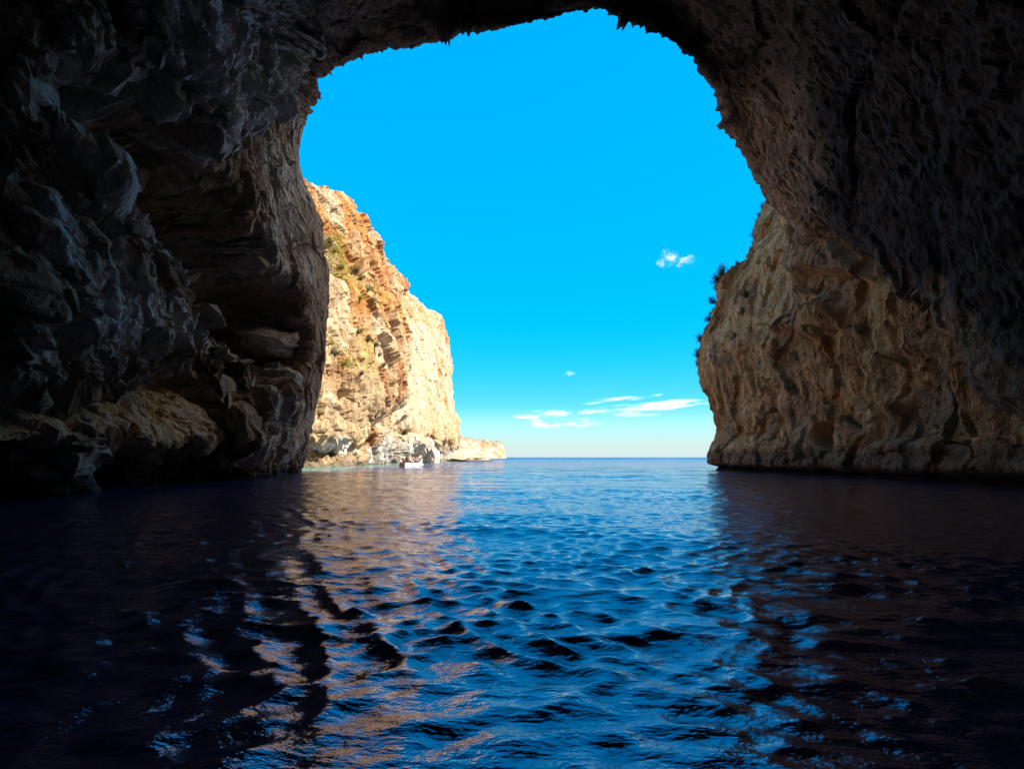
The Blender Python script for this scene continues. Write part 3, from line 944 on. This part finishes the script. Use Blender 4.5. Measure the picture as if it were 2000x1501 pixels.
for i, (x, y, sz, k, lab) in enumerate(RS):
    p = outline(PRX, PRY, Pr, y) if i < 17 else anchor(PRX, PRY, Pr, x, y, 6)
    shrub((p[0] + .05, p[1] - .05, p[2] - .05), sz * .95, rs.uniform(0, 6.28), LM[k], i % 3, lab, 'shrubs on the edge of the shaded cliff', (.25, -.8))

LS = [(642, 470, 2.6, 'green', 'green bush at the top of the yellow green patch on the sunlit cliff'),
      (655, 492, 2.4, 'yellow', 'yellow green bush in the middle of the upper patch on the sunlit cliff'),
      (636, 515, 2.2, 'yellow', 'yellow bush beside the cave wall in the upper patch of the sunlit cliff'),
      (664, 520, 2.0, 'green', 'green bush at the lower right of the upper patch on the sunlit cliff'),
      (698, 527, 2.6, 'dark', 'dark bush alone under the skyline of the sunlit cliff'),
      (706, 545, 2.0, 'green', 'green bush right under the dark bush near the sunlit skyline'),
      (720, 562, 2.2, 'green', 'green bush at the edge of the orange band of the sunlit cliff'),
      (728, 590, 2.2, 'dark', 'dark bush on the orange band level with the top of the pale slab'),
      (706, 582, 1.8, 'yellow', 'small yellow bush left of the dark bush on the orange band'),
      (702, 645, 2.3, 'green', 'green bush half way down the orange overhang of the sunlit cliff'),
      (716, 662, 1.8, 'dark', 'dark bush right beside the half way green bush on the overhang'),
      (736, 672, 2.2, 'green', 'green bush near the right edge of the orange overhang'),
      (742, 692, 2.0, 'dark', 'dark bush on the right edge of the overhang next to the pale slab'),
      (752, 715, 1.8, 'dark', 'lowest dark bush on the right edge of the orange overhang'),
      (646, 672, 2.2, 'yellow', 'bright yellow green bush topping the lower patch on the sunlit cliff'),
      (655, 690, 2.3, 'green', 'bright green bush in the middle of the lower patch on the sunlit cliff'),
      (676, 712, 1.8, 'yellow', 'yellow bush at the lower right of the lower patch'),
      (702, 728, 1.5, 'dark', 'small dark bush standing by itself below the lower patch'),
      (742, 482, 2.4, 'dark', 'dark round bush on the skyline of the sunlit cliff')]
for i, (x, y, sz, k, lab) in enumerate(LS):
    p = anchor(PLX, PLY, Pl, x, y, 4)
    shrub((p[0] + .1, p[1] - .1, p[2] - .2), sz * .8, rs.uniform(0, 6.28), LM[k], i % 3, lab, 'bushes on the sunlit cliff', (0, .5))

# low growth that covers patches of the sunlit cliff
mask = np.clip(poly(PLX, PLY, [(622, 462), (664, 462), (690, 535), (676, 575), (630, 560)], 12) + poly(PLX, PLY, [(628, 650), (656, 655), (694, 705), (682, 725), (640, 705)], 10)
               + .3 * poly(PLX, PLY, [(690, 515), (730, 570), (740, 690), (755, 730), (735, 730), (700, 620)], 12) + .25 * poly(PLX, PLY, [(610, 390), (670, 400), (700, 480), (640, 470)], 14), 0, 1)
mask = mask * sstep(-.15, .15, fbm(Pl / 3.5, 3, 333)) * (PLX > 600)
cand = np.argwhere(mask > .3)
r = np.random.default_rng(8)
sel = cand[r.choice(len(cand), min(7500, len(cand)), replace=False)]
pts, dirs = [], []
for i, j in sel:
    p = Pl[i, j]
    for _ in range(5):
        dv = np.array([.6, -.2, .7]) + r.normal(size=3) * .6
        pts.append(p + r.normal(size=3) * .22)
        dirs.append(dv / np.linalg.norm(dv))
LV, LF = leaf_quads(pts, dirs, .34, r)
veg = mesh_object('cliff_vegetation', LV, LF, M_leaf_yellow)
tag(veg, 'yellow green low growth spread in patches over the sunlit cliff', 'vegetation', kind='stuff')

# ------------------------------------------------------------------ the boat
M_white = plain('white_boat_paint', (.80, .80, .79), .35, .5, .05, 3)
M_inner = plain('grey_boat_inside', (.45, .47, .48), .6, .3, .1, 4)
M_wood = plain('varnished_wood', (.36, .20, .09), .5, .4, .25, 9)
M_trim = plain('pale_green_trim', (.42, .62, .55), .5, .4, .1, 4)
M_black = plain('black_rubber', (.02, .02, .022), .5, .4, .1)
M_cowl = plain('pale_motor_cowl', (.62, .52, .50), .35, .5, .08)
M_steel = plain('steel', (.5, .5, .52), .3, .5, .05, metal=.9)
BOATZ = 0.06
boat = empty('boat', (float(BOAT[0]), float(BOAT[1]), BOATZ), R(56))
tag(boat, 'small white open boat full of passengers in front of the sunlit cliff', 'boat')
st_x = np.linspace(-2.5, 2.55, 22)


def half_beam(x):
    t = (x + 2.5) / 5.05
    return .78 + .17 * math.sin(math.pi * min(t * 1.15, 1)) if t < .45 else .95 * max(1 - ((t - .45) / .55) ** 2.3, 0) + .02


def sheer(x):
    t = (x + 2.5) / 5.05
    return .56 + .1 * (t - .35) ** 2 * 4 + (.16 * max(t - .7, 0) / .3)


def hull_section(x, off=0.0, top=0.0):
    b, zs = max(half_beam(x) - off, .012), sheer(x) + top
    t = (x + 2.5) / 5.05
    zk = -.30 + .34 * max(t - .72, 0) / .28 + off
    out = []
    for a in np.linspace(-1, 1, 17):
        q = abs(a)
        yy = math.copysign(b * (1 - (1 - q) ** 2.6) ** .75 * (.88 + .12 * q), a) if a else 0
        zz = zk + (zs - zk) * q ** 1.7
        out.append((x, yy, zz))
    return out


HV, HF = [], []
for i, x in enumerate(st_x):
    HV += hull_section(x)
for i, x in enumerate(st_x):
    HV += hull_section(x, .05, -.0) if x < 2.3 else hull_section(x, .03)
n = len(st_x)
for k in (0, 1):
    o0 = k * n * 17
    for i in range(n - 1):
        for j in range(16):
            a = o0 + i * 17 + j
            q = (a, a + 17, a + 18, a + 1)
            HF.append(q if k == 0 else q[::-1])
for i in range(n - 1):
    for j in (0, 16):
        a, b_ = i * 17 + j, n * 17 + i * 17 + j
        HF.append((a, b_, b_ + 17, a + 17) if j == 0 else (a, a + 17, b_ + 17, b_))
hull = mesh_object('hull', HV, HF, M_white, boat, True)
sec = hull_section(-2.5)
TV_ = [(x - .012, y, z) for x, y, z in sec] + [(x + .06, y, z) for x, y, z in sec]
TF = [tuple(range(17)), tuple(range(17, 34))[::-1]] + [(i, i + 1, 18 + i, 17 + i) for i in range(16)]
mesh_object('transom', TV_, TF, M_wood, boat)


def rail(name, off, dz, rad, mat, x0=-2.5, x1=2.5):
    V, Fc = [], []
    xs = np.linspace(x0, x1, 24)
    for s_ in (-1, 1):
        pts = [(x, s_ * (half_beam(x) + off), sheer(x) + dz) for x in xs]
        for a, b_ in zip(pts[:-1], pts[1:]):
            tube(V, Fc, a, b_, rad, rad, 6)
    return mesh_object(name, V, Fc, mat, boat)


rail('gunwale', -.02, .02, .035, M_white)
rail('rubbing_strake', .012, -.17, .022, M_trim)


def box(V, Fc, c, sx, sy, sz):
    o = len(V)
    for dx in (-1, 1):
        for dy in (-1, 1):
            for dz in (-1, 1):
                V.append((c[0] + dx * sx / 2, c[1] + dy * sy / 2, c[2] + dz * sz / 2))
    Fc += [tuple(o + i for i in q) for q in ((0, 1, 3, 2), (4, 6, 7, 5), (0, 4, 5, 1), (2, 3, 7, 6), (0, 2, 6, 4), (1, 5, 7, 3))]


V, Fc = [], []
box(V, Fc, (-.1, 0, .36), 4.0, 1.3, .04)
mesh_object('floor', V, Fc, M_wood, boat)
for bx in (-1.75, -.95, -.15, .65, 1.4):
    V, Fc = [], []
    box(V, Fc, (bx, 0, .80), .28, 2 * half_beam(bx) - .2, .04)
    box(V, Fc, (bx, 0, .42), .05, .9, .72)
    mesh_object('bench', V, Fc, M_wood, boat)
V, Fc = [], []
for a, b_ in zip([(2.42, -.1), (2.56, .3), (2.62, .72), (2.66, 1.05)], [(2.56, .3), (2.62, .72), (2.66, 1.05), (2.72, 1.38)]):
    tube(V, Fc, (a[0], 0, a[1]), (b_[0], 0, b_[1]), .055, .05, 8)
mesh_object('prow_post', V, Fc, M_white, boat)
V, Fc = [], []
tube(V, Fc, (2.05, 0, .8), (2.66, 0, 1.28), .03, .03, 6)
tube(V, Fc, (2.05, 0, .8), (2.05, 0, .5), .03, .03, 6)
mesh_object('bow_stay', V, Fc, M_white, boat)
# outboard motor
motor = empty('outboard_motor', (0, 0, 0))
motor.parent = boat
bm = bmesh.new()
bmesh.ops.create_cube(bm, size=1)
for v in bm.verts:
    tz = .8 if v.co.z > 0 else 1
    v.co = (v.co.x * .5 * tz, v.co.y * .32 * tz, v.co.z * .40)
bmesh.ops.bevel(bm, geom=bm.edges[:], offset=.07, segments=3, affect='EDGES')
me = bpy.data.meshes.new('cowling'); bm.to_mesh(me); bm.free(); me.materials.append(M_cowl)
for f in me.polygons:
    f.use_smooth = True
o = bpy.data.objects.new('cowling', me); COL.objects.link(o); o.parent = motor; o.location = (-2.82, 0, .92)
V, Fc = [], []
tube(V, Fc, (-2.80, 0, .76), (-2.84, 0, -.15), .10, .06, 10)
box(V, Fc, (-2.62, 0, .56), .24, .3, .26)
box(V, Fc, (-2.86, 0, -.02), .3, .2, .03)
mesh_object('drive_leg', V, Fc, M_black, motor)
V, Fc = [], []
tube(V, Fc, (-2.7, 0, .82), (-2.05, .12, .95), .022, .03, 8)
mesh_object('tiller', V, Fc, M_black, motor)
V, Fc = [], []
tube(V, Fc, (-2.95, 0, -.22), (-3.02, 0, -.22), .035, .03, 8)
for k in range(3):
    an = k * 2.094
    tube(V, Fc, (-2.98, 0, -.22), (-3.0, .13 * math.cos(an), -.22 + .13 * math.sin(an)), .02, .045, 6)
mesh_object('propeller', V, Fc, M_steel, motor)
# white fender float hanging at the bow
fen = boulder('fender', (0, 0, 0), (.16, .16, .26), 91, (.8, .8, .8), 3, 0, .02)
fen.data.materials[0] = M_white
fen.parent = boat
fen.location = (2.2, -.52, .22)

# ------------------------------------------------------------------ people
M_skin = plain('skin', (.52, .31, .22), .55, .35, .06, 8)


def body_mesh(pose):
    """one continuous seated body grown over a skeleton; origin on the seat"""
    V, E, Rr_, tagv = [], [], [], []

    def add(co, r_, parent, reg):
        V.append(co); Rr_.append(r_); tagv.append(reg)
        if parent is not None:
            E.append((parent, len(V) - 1))
        return len(V) - 1
    pel = add((0, 0, .12), .135, None, 'legs')
    bel = add((.01, 0, .27), .125, pel, 'torso')
    che = add((.0, 0, .43), .145, bel, 'torso')
    nk0 = add((-.01, 0, .56), .07, che, 'torso')
    nk1 = add((.0, 0, .62), .052, nk0, 'head')
    jaw = add((.025, 0, .68), .072, nk1, 'head')
    hd = add((.01, 0, .755), .092, jaw, 'head')
    add((.0, 0, .825), .062, hd, 'head')
    add((.115, 0, .735), .016, hd, 'head')                 # nose
    for s_ in (-1, 1):
        add((.005, s_ * .095, .735), .018, hd, 'head')     # ears
        hip = add((.03, s_ * .1, .1), .095, pel, 'legs')
        kn = add((.44, s_ * .13, .12), .062, hip, 'legs')
        cf = add((.46, s_ * .13, -.08), .052, kn, 'legs')
        an = add((.44, s_ * .13, -.31), .036, cf, 'foot')
        add((.50, s_ * .14, -.345), .036, an, 'foot')
        add((.60, s_ * .15, -.355), .028, len(V) - 1, 'foot')
        sh = add((-.01, s_ * .175, .52), .066, che, 'arm')
        if pose == 1 and s_ == -1:
            el, wr, pa = (.16, s_ * .26, .46), (.30, s_ * .16, .66), (.33, s_ * .12, .73)
        elif pose == 2:
            el, wr, pa = (.05, s_ * .30, .31), (.20, s_ * .38, .22), (.27, s_ * .40, .20)
        else:
            el, wr, pa = (.03, s_ * .25, .28), (.24, s_ * .19, .22), (.31, s_ * .17, .205)
        e = add(el, .046, sh, 'arm')
        w_ = add(wr, .03, e, 'fore')
        p_ = add(pa, .034, w_, 'hand')
        d_ = np.array(pa) - np.array(wr); d_ /= np.linalg.norm(d_)
        side = np.cross(d_, [0, 0, 1.0]); side /= np.linalg.norm(side) + 1e-9
        dn = np.cross(side, d_)
        for k, (o_, l_) in enumerate(((-.03, .068), (-.01, .08), (.01, .075), (.028, .058))):
            f0 = add(tuple(np.array(pa) + side * o_ + d_ * .045), .0115, p_, 'hand')
            f1_ = add(tuple(np.array(pa) + side * o_ * 1.1 + d_ * (.045 + l_ * .5) - dn * .006), .0095, f0, 'hand')
            add(tuple(np.array(pa) + side * o_ * 1.15 + d_ * (.045 + l_ * .9) - dn * .026), .008, f1_, 'hand')
        th = add(tuple(np.array(pa) + side * .045 * s_ + d_ * .01), .012, p_, 'hand')
        add(tuple(np.array(pa) + side * .065 * s_ + d_ * .045 - dn * .01), .0095, th, 'hand')
    me = bpy.data.meshes.new('body')
    me.from_pydata(V, E, [])
    o = bpy.data.objects.new('body', me)
    COL.objects.link(o)
    md = o.modifiers.new('skin', 'SKIN')
    md.use_smooth_shade = True
    for i, r_ in enumerate(Rr_):
        me.skin_vertices[0].data[i].radius = (r_, r_)
    me.skin_vertices[0].data[0].use_root = True
    sb = o.modifiers.new('sub', 'SUBSURF'); sb.levels = 1; sb.render_levels = 1
    dg = bpy.context.evaluated_depsgraph_get()
    out = bpy.data.meshes.new_from_object(o.evaluated_get(dg))
    bpy.data.objects.remove(o)
    bpy.data.meshes.remove(me)
    # which bone each point belongs to
    P = np.array([v.co[:] for v in out.vertices])
    best, reg = np.full(len(P), 1e9), np.zeros(len(P), int)
    names = ['torso', 'legs', 'foot', 'arm', 'fore', 'hand', 'head']
    A_, seg = np.array(V), []
    for a, b_ in E:
        pa_, pb = A_[a], A_[b_]
        ex = pb - pa_
        t = np.clip(((P - pa_) @ ex) / (ex @ ex + 1e-12), 0, 1)
        dd = np.linalg.norm(P - pa_ - t[:, None] * ex, axis=1) - (Rr_[a] * (1 - t) + Rr_[b_] * t)
        m_ = dd < best
        best[m_] = dd[m_]
        reg[m_] = names.index(tagv[b_])
    return out, P, reg, names


def shell(src, P, sel, off, name, mat, parent, extra_v=None):
    """clothing or hair: the body's own surface there, lifted off it"""
    nv = np.array([v.normal[:] for v in src.vertices])
    keep_f = [f.vertices[:] for f in src.polygons if all(sel[v] for v in f.vertices)]
    used = sorted({v for f in keep_f for v in f})
    if not used:
        return None
    mp_ = {v: i for i, v in enumerate(used)}
    VV = P[used] + nv[used] * off
    return mesh_object(name, VV, [[mp_[v] for v in f] for f in keep_f], mat, parent, True)


bodies = [body_mesh(k) for k in range(3)]
for o_, *_ in bodies:
    o_.materials.clear(); o_.materials.append(M_skin)


def cloth(name, c):
    return plain(name, c, .85, .2, .12, 7)


C_navy, C_white, C_coral, C_red = cloth('navy_cloth', (.03, .045, .10)), cloth('white_cloth', (.78, .78, .80)), cloth('coral_cloth', (.72, .30, .24)), cloth('red_cloth', (.55, .05, .07))
C_pink, C_black, C_lilac, C_peach = cloth('pink_cloth', (.75, .36, .42)), cloth('black_cloth', (.022, .018, .016)), cloth('lilac_cloth', (.55, .42, .62)), cloth('peach_cloth', (.72, .46, .30))
C_purple, C_grey, C_denim = cloth('purple_cloth', (.34, .16, .30)), cloth('grey_cloth', (.35, .35, .36)), cloth('denim', (.10, .14, .22))
H_dark, H_fair, H_grey, H_brown = plain('dark_hair', (.02, .015, .012), .6), plain('fair_hair', (.52, .40, .24), .6), plain('grey_hair', (.5, .5, .5), .6), plain('brown_hair', (.10, .055, .03), .6)


def person(x, y, z, rz, pose, shirt, trousers, hair, label, vest=None, hat=None):
    root = empty('person', (x, y, z))
    # seats are measured in the boat; people only ride in it
    c, s_ = math.cos(R(56)), math.sin(R(56))
    root.location = (BOAT[0] + x * c - y * s_, BOAT[1] + x * s_ + y * c, BOATZ + z)
    root.rotation_euler = (0, 0, R(56) + rz)
    tag(root, label, 'person', 'passengers in the white boat')
    me, P, reg, names = bodies[pose]
    b_ = bpy.data.objects.new('body', me); COL.objects.link(b_); b_.parent = root
    R_ = {k: reg == i for i, k in enumerate(names)}
    shell(me, P, R_['torso'] | R_['arm'], .014, 'shirt', shirt, root)
    shell(me, P, R_['legs'], .012, 'trousers', trousers, root)
    for s1 in (-1, 1):
        shell(me, P, R_['foot'] & (P[:, 1] * s1 > 0), .01, 'shoe', C_black if trousers is not C_black else C_grey, root)
    shell(me, P, R_['head'] & ((P[:, 2] > .80) | ((P[:, 0] < -.012) & (P[:, 2] > .68))), .014, 'hair', hair, root)
    if vest:
        shell(me, P, R_['torso'] & (P[:, 2] < .53) & (P[:, 2] > .2), .045, 'life_vest', vest, root)
    if hat:
        shell(me, P, R_['head'] & (P[:, 2] > .79), .028, 'hat', hat, root)
    return root


SEAT = .84
person(-1.80, .42, SEAT, .3, 0, C_purple, C_black, H_fair, 'person in a purple top sitting at the stern corner nearest the motor')
person(-1.80, -.30, SEAT + .12, 0, 2, C_black, C_black, H_dark, 'person all in black sitting tall at the stern, steering the boat')
person(-1.0, .48, SEAT, -.6, 0, C_peach, C_denim, H_brown, 'person in a peach top with brown hair on the bench ahead of the stern')
person(-1.0, -.05, SEAT + .03, .1, 1, C_coral, C_grey, H_dark, 'person in a coral top and dark cap raising one arm', hat=C_black)
person(-.2, .48, SEAT, -.5, 2, C_coral, C_navy, H_grey, 'grey haired person in a coral top in the middle of the boat')
person(-.95, -.58, SEAT, -.9, 0, C_white, C_white, H_fair, 'person dressed in white sitting at the near side of the boat')
person(-.15, -.58, SEAT, -.7, 0, C_navy, C_navy, H_brown, 'person in navy clothes at the near side next to the one in white')
person(-.2, 0, SEAT + .04, 0, 1, C_peach, C_grey, H_fair, 'person with a white hat and a raised arm in the middle of the boat', hat=C_white)
person(.62, -.45, SEAT, -.6, 2, C_lilac, C_denim, H_brown, 'person in a lilac top on the near side towards the bow')
person(.62, .30, SEAT + .03, .2, 0, C_pink, C_denim, H_dark, 'person in a pink top with dark hair on the far side towards the bow')
person(1.33, 0, SEAT + .02, -.5, 0, C_red, C_black, H_brown, 'person in a red life vest sitting nearest the bow', vest=C_red)

# ------------------------------------------------------------------ clouds far out over the sea
def cloud_material(name, dens, stretch, weight=.80):
    m = bpy.data.materials.new(name)
    m.use_nodes = True
    nt = m.node_tree
    nt.nodes.remove(nt.nodes['Principled BSDF'])
    N, L = nt.nodes.new, nt.links.new
    vol = N('ShaderNodeVolumePrincipled')
    vol.inputs['Color'].default_value = (1, .985, .96, 1)
    vol.inputs['Anisotropy'].default_value = 0.0
    tc = N('ShaderNodeTexCoord')
    ln = N('ShaderNodeVectorMath'); ln.operation = 'LENGTH'
    L(tc.outputs['Object'], ln.inputs[0])
    nz = N('ShaderNodeTexNoise'); nz.inputs['Scale'].default_value = 1.0
    nz.inputs['Detail'].default_value = 5; nz.inputs['Roughness'].default_value = .62
    mp = N('ShaderNodeMapping'); mp.inputs['Scale'].default_value = stretch
    oi = N('ShaderNodeObjectInfo')
    ad = N('ShaderNodeVectorMath'); ad.operation = 'ADD'
    L(tc.outputs['Object'], mp.inputs['Vector'])
    sc_ = N('ShaderNodeMath'); sc_.operation = 'MULTIPLY'; sc_.inputs[1].default_value = 60
    L(oi.outputs['Random'], sc_.inputs[0])
    L(mp.outputs[0], ad.inputs[0]); L(sc_.outputs[0], ad.inputs[1])
    L(ad.outputs[0], nz.inputs['Vector'])
    a = N('ShaderNodeMath'); a.operation = 'SUBTRACT'      # noise - radius
    sc2 = N('ShaderNodeMath'); sc2.operation = 'MULTIPLY'; sc2.inputs[1].default_value = weight
    L(ln.outputs['Value'], sc2.inputs[0])
    nc = N('ShaderNodeMapRange'); nc.clamp = False
    nc.inputs[1].default_value = 0.3; nc.inputs[2].default_value = 0.7; nc.inputs[3].default_value = -.25; nc.inputs[4].default_value = 1.05
    L(nz.outputs[0], nc.inputs[0])
    L(nc.outputs[0], a.inputs[0]); L(sc2.outputs[0], a.inputs[1])
    mr = N('ShaderNodeMapRange'); mr.inputs[1].default_value = 0.0; mr.inputs[2].default_value = 0.6
    mr.inputs[3].default_value = 0; mr.inputs[4].default_value = dens
    L(a.outputs[0], mr.inputs[0])
    L(mr.outputs[0], vol.inputs['Density'])
    L(vol.outputs[0], nt.nodes['Material Output'].inputs['Volume'])
    return m


M_cl = cloud_material('streak_cloud', .010, (1.5, .8, 1.0), .56)
M_puff = cloud_material('puff_cloud', .010, (1.6, 1.6, 1.4))
bm = bmesh.new()
bmesh.ops.create_icosphere(bm, subdivisions=3, radius=1)
cl_me = bpy.data.meshes.new('cloud')
bm.to_mesh(cl_me); bm.free()
CL = [((1275, 797), 150, 15, -3.6, M_cl, 'long white streak of cloud low over the sea beside the shaded cliff'),
      ((1058, 809), 62, 9, -2, M_cl, 'thin white wisp of cloud furthest left above the horizon'),
      ((1066, 829), 42, 9, 6, M_cl, 'small white wisp of cloud under the furthest left wisp'),
      ((1135, 825), 58, 9, 1, M_cl, 'flat white wisp of cloud just under the long streak'),
      ((1215, 779), 85, 6, -7, M_cl, 'very faint thin wisp of cloud just over the long streak'),
      ((1302, 505), 26, 22, 0, M_puff, 'small torn white puff of cloud high in the blue sky'),
      ((1340, 508), 24, 14, -12, M_puff, 'smaller flat white puff of cloud beside the torn puff'),
      ((1112, 729), 14, 7, 0, M_puff, 'tiny white puff of cloud alone in mid sky above the streaks')]
for (c, hw, hh, tilt, m, lab) in CL:
    dd = 7000.0
    p = at(c[0], c[1], dd)
    sc1 = dd / F
    me = cl_me.copy(); me.name = 'cloud'
    me.materials.append(m)
    o = bpy.data.objects.new('cloud', me)
    COL.objects.link(o)
    o.location = p
    o.scale = (hw * sc1, min(hw, hh * 3) * sc1, hh * sc1)
    o.rotation_euler = (0, R(tilt), 0)
    tag(o, lab, 'cloud', 'white clouds over the sea')

# ------------------------------------------------------------------ render settings
scene.view_settings.view_transform = 'Standard'
scene.view_settings.look = 'None'
scene.view_settings.gamma = 1
scene.view_settings.exposure = EXPOSURE
scene.cycles.max_bounces = 8
scene.cycles.diffuse_bounces = 6
scene.cycles.glossy_bounces = 4
scene.cycles.volume_bounces = 3
scene.cycles.use_denoising = True
scene.cycles.sample_clamp_indirect = 6
